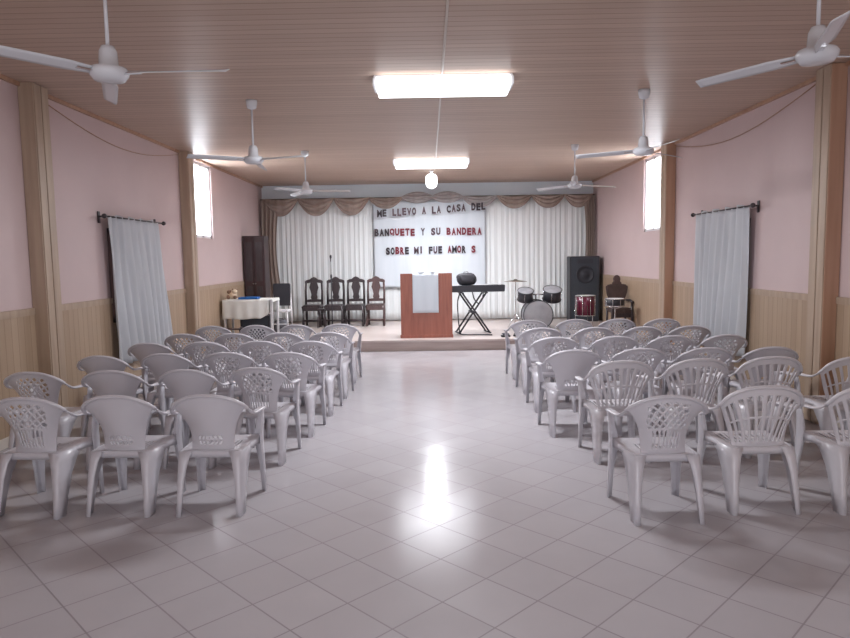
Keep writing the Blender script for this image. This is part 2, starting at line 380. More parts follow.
# ------------------------------------------------------------------ moulded plastic chairs
RIM_A = [(-.258, .175, .635), (-.270, .08, .648), (-.272, -.03, .655), (-.272, -.12, .664), (-.262, -.18, .700), (-.215, -.232, .757), (-.115, -.260, .800), (0, -.268, .812)]
RIM_B = [(-.270, .175, .635), (-.284, .08, .645), (-.288, -.02, .650), (-.286, -.11, .662), (-.268, -.18, .705), (-.225, -.228, .775), (-.13, -.258, .822), (0, -.268, .835)]
def monobloc(kind, material):
    t = thing('plastic_armchair', 'x', 'chair')
    RIM = RIM_A if kind != 'B' else RIM_B
    full = RIM + [(-x, y, z) for x, y, z in RIM[-2::-1]]
    rim = lambda q: interp(full, q)
    hb = .145 if kind != 'B' else .175
    q0, q1 = (.315, .685) if kind != 'B' else (.285, .715)
    def shell(u, v):
        k = 2 * u - 1
        top = rim(q0 + (q1 - q0) * u)
        bot = Vector((k * hb, -.185 + .03 * k * k, .415))
        p = bot.lerp(top, v)
        p.x = bot.x + (top.x - bot.x) * (v ** 2.8 if kind != 'B' else v ** 1.5)
        p.y += -.02 * math.sin(PI * v) * (1 - k * k) + .03 * (k * k) * math.sin(PI * v)
        return p
    def holeA(u, v):
        x = (2 * u - 1) * .22; z = v * .39
        if abs(x) > .155 or (v < .5 and abs(x) > .125) or v < .12 or v > .90: return False
        if v < .45:
            fx = (x / .036) % 1; fz = (v - .12) / .33
            return abs(fx - .5) < .27 * math.sqrt(max(0, 1 - (2 * fz - 1) ** 6))
        if v < .49: return False
        a, c = x / .052 + z / .056, x / .052 - z / .056
        return (a % 1) > .34 and (c % 1) > .34 and abs(x) < .17 - .14 * (v - .5)
    def holeB(u, v):
        if v < .10 or v > .86 or u < .06 or u > .94: return False
        f = (u * 11.0) % 1
        if .50 < v < .53: return False
        return f > .44
    def holeC(u, v):
        x = (2 * u - 1) * .2; z = v * .39 - .085
        if abs(x) > .115 or abs(z) > .036: return False
        k = (abs(x) / .038) % 1; d = abs(z) / .036
        return d < .92 and abs(k - .5 + .35 * (d - .4)) < .30 and not abs(z) < .004
    hole = {'A': holeA, 'B': holeB, 'C': holeC}[kind]
    bk = MB().grid(shell, 84, 60, hole)
    o = bk.build('backrest', material, t, thick=.006)
    pts = [rim(q0 - .01 + (q1 - q0 + .02) * i / 24) for i in range(25)]
    r = MB().tube(pts, 1, 8, flat=(.017, .013)); r.build('top_rim', material, o)
    for s in (-1, 1):
        pts = [rim((q0) * i / 14) for i in range(15)]
        pts = [Vector((p.x * -s, p.y, p.z)) for p in pts]
        rr = [.8, 1, 1.1, 1.15, 1.15, 1.1, 1.05, 1, .95, .9, .85, .75, .65, .6, .5]
        b = MB().tube(pts, rr, 10, flat=(.024, .011))
        b.build('armrest', material, t)
    def seat(u, v):
        k = 2 * u - 1
        hw = .205 + .035 * v
        x = k * hw; y = -.20 + .42 * v
        z = .425 + .012 * v - .014 * (1 - k * k) * math.sin(PI * v)
        e = max(0, abs(k) - .88) / .12; z -= .012 * e * e
        if v > .88: e = (v - .88) / .12; z -= .03 * e * e; y -= .012 * e * e
        return (x, y, z)
    def shole(u, v):
        k = abs(2 * u - 1)
        if kind != 'B': return k < .62 and .12 < v < .62 and (u * 15 % 1) > .62 and not .34 < v < .40
        return k < .75 and .08 < v < .8 and (u * 13 % 1) > .62
    st = MB().grid(seat, 46, 28, shole)
    # skirt round the seat
    edge = [seat(0, v / 8) for v in range(0, 9)] + [seat(u / 8, 1) for u in range(1, 9)] + [seat(1, v / 8) for v in range(7, -1, -1)] + [seat(u / 8, 0) for u in range(7, 0, -1)]
    n = len(edge); o_ = [Vector(e) for e in edge]
    st.add(o_ + [Vector((e.x * .985, e.y * .985, .375 if e.y > .1 or e.y < -.1 else .385)) for e in o_], [(i, (i + 1) % n, (i + 1) % n + n, i + n) for i in range(n)], True)
    st.build('seat', material, t, thick=.006)
    ax = .270 if kind == 'B' else .258
    for s in (-1, 1):
        # front leg: an open angle section from the arm down to the floor
        prof = [(.250, .235, 0, .018, .024), (.25, .23, .2, .024, .032), (.247, .222, .36, .036, .046), (.252, .21, .45, .034, .048), (.262, .195, .55, .026, .044), (ax + .012, .185, .64, .020, .036)]
        def leg(prof, ysgn):
            b = MB(); vs = []
            for (x, y, z, wx, wy) in prof:
                for k in range(5):
                    if k < 2: p = (x - wx * (2 - k), y, z)
                    elif k == 2: p = (x - .004, y - .004 * ysgn, z)
                    else: p = (x, y - ysgn * wy * (k - 2), z)
                    vs.append((p[0] * s, p[1], p[2]))
            m = len(prof)
            b.add(vs, [(i * 5 + k, i * 5 + k + 1, (i + 1) * 5 + k + 1, (i + 1) * 5 + k) for i in range(m - 1) for k in range(4)], True)
            return b
        leg(prof, 1).build('leg', material, t, thick=.007)
        prof = [(.224, -.305, 0, .018, .045), (.222, -.285, .12, .021, .055), (.219, -.262, .26, .026, .075), (.217, -.238, .36, .034, .105), (.217, -.215, .425, .046, .150)]
        leg(prof, -1).build('leg', material, t, thick=.007)
    return t
protoA = monobloc('A', M['chair']); protoB = monobloc('B', M['chair2']); protoC = monobloc('C', M['chair'])
ordn = ['first', 'second', 'third', 'fourth']
rown = ['sixth', 'fifth', 'fourth', 'third', 'second', 'first']      # counted from the stage
LEFT = [[(-2.69, 4.31), (-2.09, 4.33), (-1.48, 4.31)],
        [(-3.25, 5.33), (-2.62, 5.35), (-1.99, 5.34), (-1.42, 5.40)],
        [(-3.12, 6.21), (-2.54, 6.30), (-1.95, 6.32), (-1.34, 6.26)],
        [(-3.05, 7.15), (-2.46, 7.19), (-1.86, 7.19), (-1.27, 7.11)],
        [(-2.98, 8.01), (-2.37, 7.98), (-1.79, 8.00), (-1.22, 7.98)],
        [(-2.93, 8.92), (-2.35, 8.95), (-1.80, 8.97), (-1.22, 8.97)]]
RIGHT = [[(1.49, 4.08), (2.17, 4.22), (2.86, 4.20)],
         [(1.56, 5.32), (2.19, 5.36), (2.83, 5.42), (3.48, 5.36)],
         [(1.34, 6.14), (1.98, 6.18), (2.59, 6.16), (3.20, 6.14)],
         [(1.36, 7.13), (2.02, 7.14), (2.61, 7.12), (3.20, 7.13)],
         [(1.37, 8.10), (2.02, 8.07), (2.60, 8.05), (3.20, 8.08)],
         [(1.36, 9.10), (2.00, 9.11), (2.59, 9.08), (3.18, 9.02)]]
SOLID = {('left', 0, 1), ('left', 0, 2), ('left', 1, 1), ('left', 1, 2), ('left', 2, 0), ('left', 2, 1), ('left', 3, 0), ('right', 2, 0), ('right', 2, 3)}
used = {'A': False, 'B': False, 'C': False}
def place(kind, x, y, rz, label, group, width):
    pr = {'A': protoA, 'B': protoB, 'C': protoC}[kind]
    o = pr if not used[kind] else copy_tree(pr)
    used[kind] = True
    sx = min(1.0, width / (.624 if kind == 'B' else .594)); o.scale = (sx, 1, 1)
    o.location = (x, y + .27, 0); o.rotation_euler = (0, 0, R(rz)); o['label'] = label; o['group'] = group
for side, rows in (('left', LEFT), ('right', RIGHT)):
    for ri, row in enumerate(rows):
        seq = list(enumerate(row))
        for ci, (x, y) in seq:
            k = (len(row) - 1 - ci) if side == 'left' else ci          # seats counted from the aisle
            kind = 'B' if side == 'right' and ((ri == 0 and ci > 0) or ri == 1) else 'A'
            if (side, ri, ci) in SOLID: kind = 'C'
            rz = random.uniform(-2, 2) + (-2 if side == 'left' else 2)
            where = 'row nearest the viewer' if ri == 0 else 'row nearest the stage' if ri == 5 else rown[ri] + ' row from the stage'
            look = {'A': 'lattice-back', 'B': 'slatted', 'C': 'nearly solid-backed'}[kind]
            place(kind, x, y, rz, f'{look} white plastic armchair, {side} of aisle, {where}, {ordn[k]} from aisle',
                  f'white plastic armchairs in rows on the {side} of the aisle',
                  min(abs(row[j + 1][0] - row[j][0]) for j in range(len(row) - 1) if j in (ci - 1, ci)) - .012)

# ------------------------------------------------------------------ side window curtains on rods
for s, lb, lb2 in ((-1, 'long white gathered curtain hanging on the left pink wall', 'dark iron curtain rod on the left wall'),
                   (1, 'long white gathered curtain hanging on the right pink wall', 'dark iron curtain rod on the right wall')):
    x = s * (XW - .11); y0, y1 = 7.98, 9.72
    t = thing('curtain_rod', lb2, 'curtain rod', (x, (y0 + y1) / 2, 2.25))
    h = (y1 - y0) / 2
    MB().tube([(0, -h, 0), (0, h, 0)], .010, 8).build('rod', M['darkwood'], t)
    for k in (-1, 1):
        MB().lathe([(.005, .05), (.028, .035), (.03, .015), (.012, 0)][::-1], 12, T(0, k * h, 0, rx=-90 * k)).build('finial', M['darkwood'], t)
        MB().box((s * .05, k * (h - .05), 0), (.10, .02, .02)).box((s * .10, k * (h - .05), -.01), (.012, .05, .14)).build('bracket', M['darkwood'], t, bevel=.003)
    b = MB()
    def cur(u, v):
        # v=0 top, 1 bottom; edges lean out towards the bottom as the cloth falls
        ya = 8.06 + .06 * v; yb = 9.60 + .25 * v * (1 if s < 0 else .2)
        y = ya + (yb - ya) * u
        amp = .018 + .022 * v
        return (x + s * (.012) - s * .0 + amp * math.sin(u * 2 * PI * 9 + 1.3 * math.sin(3 * v + u * 5)) - s * .03 * v * math.sin(PI * u), y + .012 * math.sin(u * 40 + v * 3), 2.265 - 1.85 * v - .02 * math.sin(u * 2 * PI * 4.5) * (1 - v))
    b.grid(cur, 150, 24)
    tag(b.build('window_curtain', M['sidecurtain'], thick=.004), lb, 'curtain')

# ------------------------------------------------------------------ stage backdrop
def drape(name, x0, x1, z0, z1, y, folds, amp, m, label, cat='curtain', seed=0, thick=.003, nv=14):
    rn = random.Random(seed); ph = [rn.uniform(0, 6.28) for _ in range(4)]; amp *= .36
    def fn(u, v):
        a = amp * (.45 + .55 * v)
        w = math.sin(u * 2 * PI * folds + ph[0] + 1.1 * math.sin(u * 2 * PI * folds * .23 + ph[1]) + .25 * math.sin(4 * v + ph[2]))
        w += .35 * math.sin(u * 2 * PI * folds * 2.3 + ph[3])
        return (x0 + (x1 - x0) * u, y + a * w, z1 + (z0 - z1) * v)
    b = MB().grid(fn, int(folds * 12), nv); o = b.build(name, m, thick=thick)
    return tag(o, label, cat) if label else o
drape('stage_curtain', -3.90, -1.30, ZS + .02, 3.10, 15.82, 21, .035, M['sheer'], 'white gathered stage curtain behind the dark carved chairs', seed=1)
drape('stage_curtain', 1.36, 3.90, ZS + .02, 3.10, 15.82, 20, .035, M['sheer'], 'white gathered stage curtain behind the drum kit and loudspeaker', seed=2)
drape('stage_curtain', -1.30, 1.36, ZS + .02, 3.10, 15.84, 17, .025, M['sheer'], 'white stage curtain behind the lectern, mostly under the satin', seed=5)
def satin(u, v):
    x = -1.28 + 2.64 * u; z = 3.02 - 2.0 * v
    return (x, 15.735 + .006 * math.sin(9 * x + 2 * z) + .006 * math.sin(5 * z - 3 * x) + .03 * (abs(2 * u - 1) ** 8), z - .03 * math.sin(PI * u) * v)
tag(MB().grid(satin, 60, 40).build('satin_backdrop', M['satin'], thick=.003), 'smooth bluish white satin cloth behind the red and black letters', 'backdrop')
t = thing('swag_valance', 'taupe swag valance draped along the top of the stage curtains', 'valance', (0, 15.66, 0))
MB().tube([(-3.9, .06, 3.10), (3.9, .06, 3.10)], .014, 8).build('rod', M['darkwood'], t)
def swag(x0, x1, sag, m, top=3.11, lift=0, seed=0):
    def fn(u, v):
        k = 2 * u - 1
        ztop = top + lift * (1 - k * k) - .02 * (1 - k * k)
        zb = top - .05 - sag * (1 - abs(k) ** 2.2) + lift * (1 - k * k) * .75
        z = ztop + (zb - ztop) * v
        return (x0 + (x1 - x0) * u, -.05 * math.sin(PI * v) * (1 - k ** 4) - .018 * math.sin(v * 6 * PI + k * k * 3) * (1 - k ** 6) - .02, z)
    return MB().grid(fn, 26, 22).build('swag', m, t, thick=.003)
for a, c, m in ((-3.84, -3.02, 'swag'), (-3.02, -2.18, 'swag'), (-2.18, -1.36, 'swag'), (-1.36, -.58, 'swag'), (.80, 1.62, 'swag_grey'), (1.62, 2.42, 'swag'), (2.42, 3.18, 'swag'), (3.18, 3.84, 'swag')):
    swag(a, c, .36 if c < -1 else .26 if a > 1 else .22, M[m])
swag(-.60, .14, .20, M['swag_grey'], 3.11, .13); swag(.10, .82, .20, M['swag_grey'], 3.11, .13)
for s, zb, w in ((-1, .62, .44), (1, 1.0, .26)):
    def tail(u, v):
        wd = w * (1 - .25 * math.sin(PI * min(1, v * 1.1)))
        x = s * 3.88 - s * wd * u
        return (x, -.03 - .03 * math.sin(u * 2 * PI * 4) - .02 * v, 3.08 + (zb - 3.08) * v - .28 * (1 - u) * v * 0)
    MB().grid(tail, 50, 12).build('tail', M['swag'], t, thick=.003)

# cut-out lettering, every letter its own piece
def letters(text, x0, x1, z0, z1, cols, label, y=15.70):
    t = thing('wall_lettering', label, 'lettering', (0, y, 0))
    n = len(text); pitch = (x1 - x0) / n
    for i, ch in enumerate(text):
        if ch == ' ': continue
        cu = bpy.data.curves.new('letter', 'FONT'); cu.body = ch; cu.size = 1; cu.extrude = .02; cu.offset = .022 if ch == 'M' else .055
        cu.resolution_u = 4
        tmp = bpy.data.objects.new('letter', cu); C.objects.link(tmp)
        dg = bpy.context.evaluated_depsgraph_get(); dg.update()
        me = bpy.data.meshes.new_from_object(tmp.evaluated_get(dg))
        bpy.data.objects.remove(tmp); bpy.data.curves.remove(cu)
        xs = [v.co.x for v in me.vertices]; ys = [v.co.y for v in me.vertices]
        w0, w1, h0, h1 = min(xs), max(xs), min(ys), max(ys)
        W = pitch * (.98 if ch == 'M' else .90 if ch == 'Q' else .34 if ch == 'I' else .82); H = .17
        f = i / max(1, n - 1); zz = z0 + (z1 - z0) * f + random.uniform(-.008, .008)
        xx = x0 + pitch * (i + .5) - W / 2
        for v in me.vertices:
            v.co = Vector(((v.co.x - w0) / (w1 - w0) * W + xx, v.co.z * .2, (v.co.y - h0) / (h1 - h0) * H + zz))
        me.flip_normals() if False else None
        me.name = 'letter'; me.materials.clear(); me.materials.append(M[cols[i]])
        o = bpy.data.objects.new('letter', me); C.objects.link(o); o.parent = t
    return t
K, Q, G = 'letter_black', 'letter_red', 'letter_grey'
letters('ME LLEVO A LA CASA DEL', -1.17, 1.35, 2.64, 2.77, [K] * 2 + [G] * 12 + [K, G, K, G] + [K] * 4, 'top line of cut-out letters reading ME LLEVO A LA CASA DEL', 15.56)
letters('BANQUETE Y SU BANDERA', -1.26, 1.27, 2.21, 2.21, [K] * 3 + [Q] * 5 + [G] * 6 + [Q] * 7, 'middle line of dark red cut-out letters reading BANQUETE Y SU BANDERA')
letters('SOBRE MI FUE AMOR S', -1.0, 1.12, 1.78, 1.79, [K, K, Q, Q, K] + [G] * 4 + [K, G, K, G] + [Q, K, Q, K] + [K, Q], 'bottom line of dark cut-out letters reading SOBRE MI FUE AMOR')

# ------------------------------------------------------------------ lectern
t = thing('lectern', 'reddish brown wooden lectern at the front of the stage, white cloth down its front', 'lectern', (-.045, 12.36, ZS))
MB().box((0, 0, .60), (.96, .025, 1.20)).build('front_panel', M['lectern'], t, bevel=.003)
for s in (-1, 1):
    MB().box((s * .47, .22, .59), (.022, .42, 1.18)).build('side_panel', M['lightwood'] if s < 0 else M['lectern'], t, bevel=.003)
MB().box((0, .22, 0), (.96, .46, .025), T(0, 0, 1.19, rx=-5)).build('top', M['lectern'], t, bevel=.004)
MB().box((0, .22, .72), (.90, .38, .02)).build('shelf', M['lectern'], t)
MB().box((0, .005, .03), (.99, .05, .06)).build('plinth', M['lectern'], t, bevel=.004)
def cl(u, v):
    return (-.255 + .48 * u, -.022 - .003 * math.sin(u * 14), 1.222 - .75 * v)
b = MB().grid(cl, 24, 12)
c = tag(b.build('lectern_cloth', M['satin'], thick=.003, loc=(-.045, 12.36, ZS)), 'narrow white cloth hanging down the front of the lectern', 'cloth')
MB().box((-.015, .07, 1.2325), (.48, .19, .004), T(0, 0, 0)).build('fold', M['satin'], c)

# ------------------------------------------------------------------ keyboard on its stand
t = thing('keyboard_stand', 'black crossed-leg keyboard stand right of the lectern', 'stand', (.86, 13.05, ZS), 12)
for yy in (-.13, .13):
    for k in (-1, 1):
        MB().tube([(k * -.30, yy + k * .015, .02), (k * .24, yy + k * .015, .79)], .018, 8).build('leg', M['black'], t)
for x, z in ((-.30, .018), (.30, .018)):
    MB().tube([(x, -.22, z), (x, .22, z)], .015, 8).build('foot_bar', M['black'], t)
for x in (-.24, .24): MB().tube([(x, -.20, .80), (x, .20, .80)], .014, 8).build('top_bar', M['black'], t)
MB().lathe([(.03, -.17), (.03, .17)], 12, T(-.015, 0, .42, rx=90)).build('pivot', M['black'], t)
t = thing('stage_keyboard', 'dark electronic keyboard resting on the crossed-leg stand', 'keyboard', (.90, 13.05, ZS + .815), 3)
b = MB().prism([(-.57, -.0), (.57, -.0), (.58, .13), (-.57, .115)], .32); b.build('body', M['black'], t, bevel=.008)
MB().box((0, .09, .124), (1.06, .13, .012), T(ry=-.7)).build('keys', M['whitepaint'], t)
MB().box((0, -.05, .126), (.9, .10, .006), T(ry=-.7)).build('control_panel', M['grille'], t)
def bag(u, v):
    th = u * 2 * PI; ph = v * PI
    r = 1 + .07 * math.sin(3 * th + 1) * math.sin(2 * ph) + .07 * math.sin(7 * th + 5 * ph)
    x = .185 * math.copysign(abs(math.cos(th)) ** .5, math.cos(th)) * math.sin(ph) ** .35 * r
    y = .08 * math.sin(th) * math.sin(ph) ** .6 * r
    return (x, y, .115 - .112 * math.cos(ph) * (1 + .08 * math.sin(2 * th)))
t = thing('black_bag', 'crumpled black bag sitting on top of the keyboard', 'bag', (.74, 13.0, ZS + .95))
MB().grid(bag, 36, 18).build('bag_body', M['black'], t)
MB().tube([(-.06, 0, .19), (-.05, 0, .25), (.02, 0, .26), (.06, 0, .20)], .008, 6).build('handle', M['greyfab'], t)
bpy.context.view_layer.update()
kb = [o for o in bpy.data.objects if o.name.startswith('stage_keyboard')][0]
for P_ in ([(.62, 12.90, 1.04), (.56, 12.88, .85), (.56, 12.84, .6), (.58, 12.80, .35), (.62, 12.74, .215), (.95, 12.66, .212), (1.2, 12.60, .212)],
           [(.84, 12.88, 1.03), (.88, 12.82, .88), (.96, 12.80, .80), (1.03, 12.82, .88), (1.06, 12.88, 1.03)]):
    o = MB().tube([interp(P_, k / 30) for k in range(31)], .012, 6).build('cable', M['black'], kb)
    o.matrix_parent_inverse = kb.matrix_world.inverted()
for x, y, a, lb in ((1.42, 12.32, 12, 'black foot pedal on the stage edge nearest the keyboard stand'), (1.66, 12.40, -20, 'small black foot pedal left of the bass drum on the stage edge'), (2.56, 12.40, 35, 'black foot pedal on the stage edge below the right tom')):
    t = thing('foot_pedal', lb, 'pedal', (x, y, ZS), a, 'foot pedals along the stage edge')
    MB().box((0, 0, .018), (.16, .10, .035)).build('base', M['black'], t, bevel=.006)
    MB().box((0, 0, 0), (.13, .08, .012), T(0, 0, .058, rx=10)).build('footplate', M['grille'], t, bevel=.003)

# ------------------------------------------------------------------ carved chairs
def carved(m, seatm):
    t = thing('carved_chair', 'x', 'chair')
    for s in (-1, 1):
        MB().tube([(s * .185, -.205, 0), (s * .18, -.19, .12), (s * .185, -.195, .45)], [.024, .03, .034], 8).build('leg', m, t)
        MB().tube([(s * .17, .20, 0), (s * .17, .19, .45)], [.026, .03], 8).build('leg', m, t)
        MB().tube([(s * .18, -.19, .12), (s * .17, .19, .12)], .012, 6).build('stretcher', m, t)
    MB().tube([(-.18, -.20, .14), (.18, -.20, .14)], .022, 6).build('stretcher', m, t)
    MB().box((0, 0, .445), (.395, .43, .05)).build('seat', seatm, t, bevel=.012)
    MB().box((0, -.205, .39), (.38, .02, .08)).build('apron', m, t, bevel=.004)
    # back: stiles, arched carved crest, vase splat
    cr = [(-.195, .93), (-.195, .985), (-.15, 1.01), (-.09, 1.02), (-.05, 1.055), (0, 1.075), (.05, 1.055), (.09, 1.02), (.15, 1.01), (.195, .985), (.195, .93), (.10, .945), (.0, .96), (-.10, .945)]
    o = MB().prism(cr, .03, T(0, .25, 0)).build('backrest', m, t, bevel=.004)
    for s in (-1, 1): MB().tube([(s * .175, .20, .46), (s * .18, .225, .75), (s * .168, .25, .98)], [.024, .024, .022], 8).build('stile', m, o)
    sp = [(-.05, .56), (-.075, .62), (-.06, .68), (-.075, .76), (-.10, .84), (-.085, .90), (-.07, .96), (.07, .96), (.085, .90), (.10, .84), (.075, .76), (.06, .68), (.075, .62), (.05, .56)]
    MB().prism(sp, .018, T(0, .235, 0)).build('splat', m, o, bevel=.003)
    MB().prism([(-.18, .52), (-.18, .57), (-.06, .585), (.06, .585), (.18, .57), (.18, .52)], .025, T(0, .225, 0)).build('lower_rail', m, o, bevel=.003)
    return t
cA = carved(M['darkwood'], M['darkwood']); cB = carved(M['redwood'], M['brownleather'])
for i, (x, o, lb) in enumerate(((-2.60, cA, 'dark carved high-back wooden chair, leftmost of the four against the curtain'),
                                (-2.11, None, 'dark carved high-back wooden chair behind the microphone stand'),
                                (-1.65, None, 'dark carved high-back wooden chair, third of four from the left'),
                                (-1.19, cB, 'redder carved high-back wooden chair nearest the lectern'))):
    if o is None: o = copy_tree(cA)
    o.location = (x, 14.85, ZS); o.rotation_euler = (0, 0, R([1, 0, 0, 1][i])); o['label'] = lb; o.scale = (1.03, 1, 1.02); o['group'] = 'carved wooden chairs in a row on the stage'
# small dark side stool between two of them
t = thing('side_stool', 'low dark wooden stool squeezed between the two leftmost carved chairs', 'stool', (-2.35, 14.45, ZS))
MB().box((0, 0, .40), (.17, .20, .035)).build('seat', M['darkwood'], t, bevel=.006)
for a in (-1, 1):
    for c_ in (-1, 1): MB().tube([(a * .07, c_ * .085, 0), (a * .06, c_ * .07, .39)], [.010, .013], 8).build('leg', M['darkwood'], t)
# microphone stand
t = thing('microphone_stand', 'thin black upright microphone stand before the second carved chair', 'microphone stand', (-2.09, 14.3, ZS))
for a in (90, 210, 330): MB().tube([(0, 0, .10), (.14 * math.cos(R(a)), .14 * math.sin(R(a)), .012)], .009, 6).build('leg', M['black'], t)
MB().tube([(0, 0, .08), (0, 0, 1.14)], .013, 8).build('pole', M['black'], t)
MB().tube([(0, 0, 1.13), (.004, 0, 1.46)], .008, 8).build('upper_pole', M['greyfab'], t)
MB().lathe([(.016, 1.08), (.02, 1.10), (.02, 1.15), (.012, 1.17)], 12).build('clutch', M['black'], t)
MB().lathe([(.010, 1.44), (.013, 1.50), (.022, 1.53), (.024, 1.56), (.012, 1.585)], 12).build('microphone', M['black'], t)

# ------------------------------------------------------------------ table corner at the left
t = thing('side_table', 'small table under a white cloth against the left wall on the stage', 'table', (-3.40, 12.70, ZS))
MB().box((0, 0, .745), (.93, .56, .03)).build('tabletop', M['whitepaint'], t, bevel=.004)
for a in (-1, 1):
    for c_ in (-1, 1): MB().box((a * .44, c_ * .24, .365), (.045, .045, .73), taper=.8).build('leg', M['whitepaint'], t, bevel=.004)
def hem(u): return .37 + .008 * math.sin(u * 11) + (.10 * max(0, u - .82) / .18)
b = MB()
b.grid(lambda u, v: (-.472 + .942 * u, -.292 + .584 * v, .764), 10, 6)
b.grid(lambda u, v: (-.472 + .87 * u, -.292 - .012 * v - .010 * v * math.sin(u * 26), .764 + (hem(u) + .03 - .764) * v), 50, 10)
b.grid(lambda u, v: (-.472 + .942 * u, .292 + .008 * v * math.sin(u * 20), .764 - .28 * v), 40, 6)
b.grid(lambda u, v: (.470 + .010 * v, -.292 + .584 * u, .764 - .05 * v), 20, 4)
b.grid(lambda u, v: (-.472 - .010 * v * abs(math.sin(u * 9)), -.292 + .584 * u, .764 - .28 * v), 20, 6)
c = b.build('tablecloth', M['tablecloth'], thick=.003, loc=(-3.40, 12.70, ZS)); tag(c, 'white cloth draped over the small side table, hanging low in front', 'tablecloth')
t = thing('blue_folder', 'flat bright blue folder lying on the white tablecloth', 'folder', (-3.40, 12.56, ZS + .770), 2)
MB().box((0, 0, .006), (.36, .24, .012)).box((0, 0, .032), (.36, .24, .008)).box((-.176, 0, .02), (.008, .24, .03)).build('cover', M['blue'], t, bevel=.002)
MB().box((.004, 0, .02), (.34, .23, .014)).build('pages', M['blue'], t)
t = thing('plush_toy', 'cream and brown plush animal sitting on the white tablecloth by the wall', 'toy', (-3.72, 12.60, ZS + .769))
def ball(b, c, r, sc=(1, 1, 1)):
    n = 10
    b.lathe([(max(.001, math.sin(PI * i / n)) * r, -math.cos(PI * i / n) * r) for i in range(n + 1)], 16, Matrix.Translation(c) @ Matrix.Diagonal((*sc, 1)))
    return b
b = MB(); ball(b, (0, 0, .075), .075, (1.15, .9, 1)); ball(b, (.04, -.02, .14), .05); b.build('body', M['cream'], t)
b = MB(); ball(b, (-.075, -.03, .04), .04); ball(b, (-.06, -.02, .135), .042); ball(b, (.06, -.07, .035), .035); b.build('limb', M['tanp'], t)
b = MB(); ball(b, (.005, -.01, .18), .018); ball(b, (.08, -.01, .18), .018); b.build('ear', M['tanp'], t)
t = thing('dark_box', 'plain black box added to darken the space under the cloth covered side table', 'box', (-3.32, 12.76, ZS))  # made-up box that keeps the space below the cloth dark
MB().box((0, 0, .22), (.56, .34, .44)).build('cabinet', M['black'], t, bevel=.01)
MB().box((0, -.172, .22), (.50, .008, .37)).build('grille', M['grille'], t)
MB().tube([(-.09, 0, .44), (-.08, 0, .47), (.08, 0, .47), (.09, 0, .44)], .009, 6).build('handle', M['black'], t)
# overturned stool under the table
t = thing('wooden_stool', 'dark brown wooden stool lying overturned in front of the side table', 'stool', (-3.50, 12.30, ZS))
MB().lathe([(.13, -.018), (.14, 0), (.13, .018)], 24, T(.02, 0, .135, ry=78)).build('seat', M['darkwood'], t)
for k, (y, z1, z2) in enumerate(((-.07, .10, .09), (.07, .10, .02), (0, .22, .235))):
    MB().tube([(.02, y * .7, z1), (-.20, y, (z1 + z2) / 2), (-.33, y * 1.3, z2)], [.018, .015, .02], 8).build('leg', M['redwood'], t)
# white framed chair with a black back
t = thing('padded_chair', 'white framed chair with black backrest beside the side table', 'chair', (-3.04, 13.55, ZS), 180)
MB().box((0, -.19, .78), (.36, .035, .46)).build('backrest', M['black'], t, bevel=.015)
MB().box((0, 0, .46), (.38, .38, .045)).build('seat', M['whitepaint'], t, bevel=.012)
for s in (-1, 1):
    MB().tube([(s * .185, -.20, 0), (s * .185, -.19, .47), (s * .175, -.205, .80)], [.016, .018, .014], 8).build('leg', M['whitepaint'], t)
    MB().tube([(s * .18, .18, 0), (s * .175, .165, .44)], [.014, .018], 8).build('leg', M['whitepaint'], t)
MB().tube([(-.18, .17, .2), (.18, .17, .2)], .009, 6).build('stretcher', M['whitepaint'], t)
t = thing('cloth_bag', 'dark grey cloth bag on the stage floor under the black backed chair', 'bag', (-3.03, 13.53, ZS))
MB().grid(lambda u, v: (.155 * math.cos(u * 2 * PI) * math.sin(v * PI) ** .5 * (1 + .06 * math.sin(u * 31)), .12 * math.sin(u * 2 * PI) * math.sin(v * PI) ** .5, .14 - .138 * math.cos(v * PI) * (1 + .05 * math.sin(u * 19))), 40, 16).build('bag_body', M['greyfab'], t)
MB().tube([(-.05, 0, .26), (-.04, 0, .30), (.04, 0, .30), (.05, 0, .26)], .008, 6).build('handle', M['black'], t)
# wardrobe in the corner
t = thing('wardrobe', 'tall dark brown wardrobe in the far left corner beside the curtain', 'wardrobe', (-3.695, 14.40, ZS))
MB().box((0, -.04, 1.0), (.44, .40, 1.96)).build('carcass', M['door'], t, bevel=.004)
MB().box((0, -.05, 1.99), (.46, .44, .04)).build('cornice', M['door'], t, bevel=.008)
MB().box((0, -.04, .04), (.45, .42, .08)).build('plinth', M['door'], t, bevel=.004)
for s in (-1, 1):
    d = MB().box((s * .107, -.252, 1.02), (.205, .022, 1.86)).build('door', M['door'], t, bevel=.004)
    q = MB()
    for z0, z1 in ((.16, .95), (1.05, 1.88)): q.box((s * .107, -.265, (z0 + z1) / 2), (.13, .008, z1 - z0))
    q.build('door_panel', M['darkwood'], d, bevel=.003)
    MB().lathe([(.006, 0), (.008, .015), (.013, .022), (.006, .03)], 10, T(s * .025, -.262, 1.0, rx=90)).build('knob', M['brass'], d)

# ------------------------------------------------------------------ loudspeaker
t = thing('loudspeaker', 'tall dark loudspeaker cabinet against the curtain near the right wall', 'speaker', (3.52, 15.2, ZS), -2)
MB().box((0, 0, .735), (.66, .44, 1.47)).build('cabinet', M['black'], t, bevel=.012)
MB().box((0, -.224, .735), (.60, .012, 1.41)).build('grille', M['grille'], t, bevel=.004)
for z, r in ((1.06, .20), (.38, .22)):
    o = MB().lathe([(r, 0), (r, .012), (r - .02, .016), (r - .03, .006), (r * .4, .002), (r * .3, .016), (.01, .018)], 36, T(0, -.228, z, rx=90)).build('woofer', M['cone'], t)
MB().box((0, -.232, 1.36), (.34, .012, .10)).build('horn', M['cone'], t, bevel=.02)

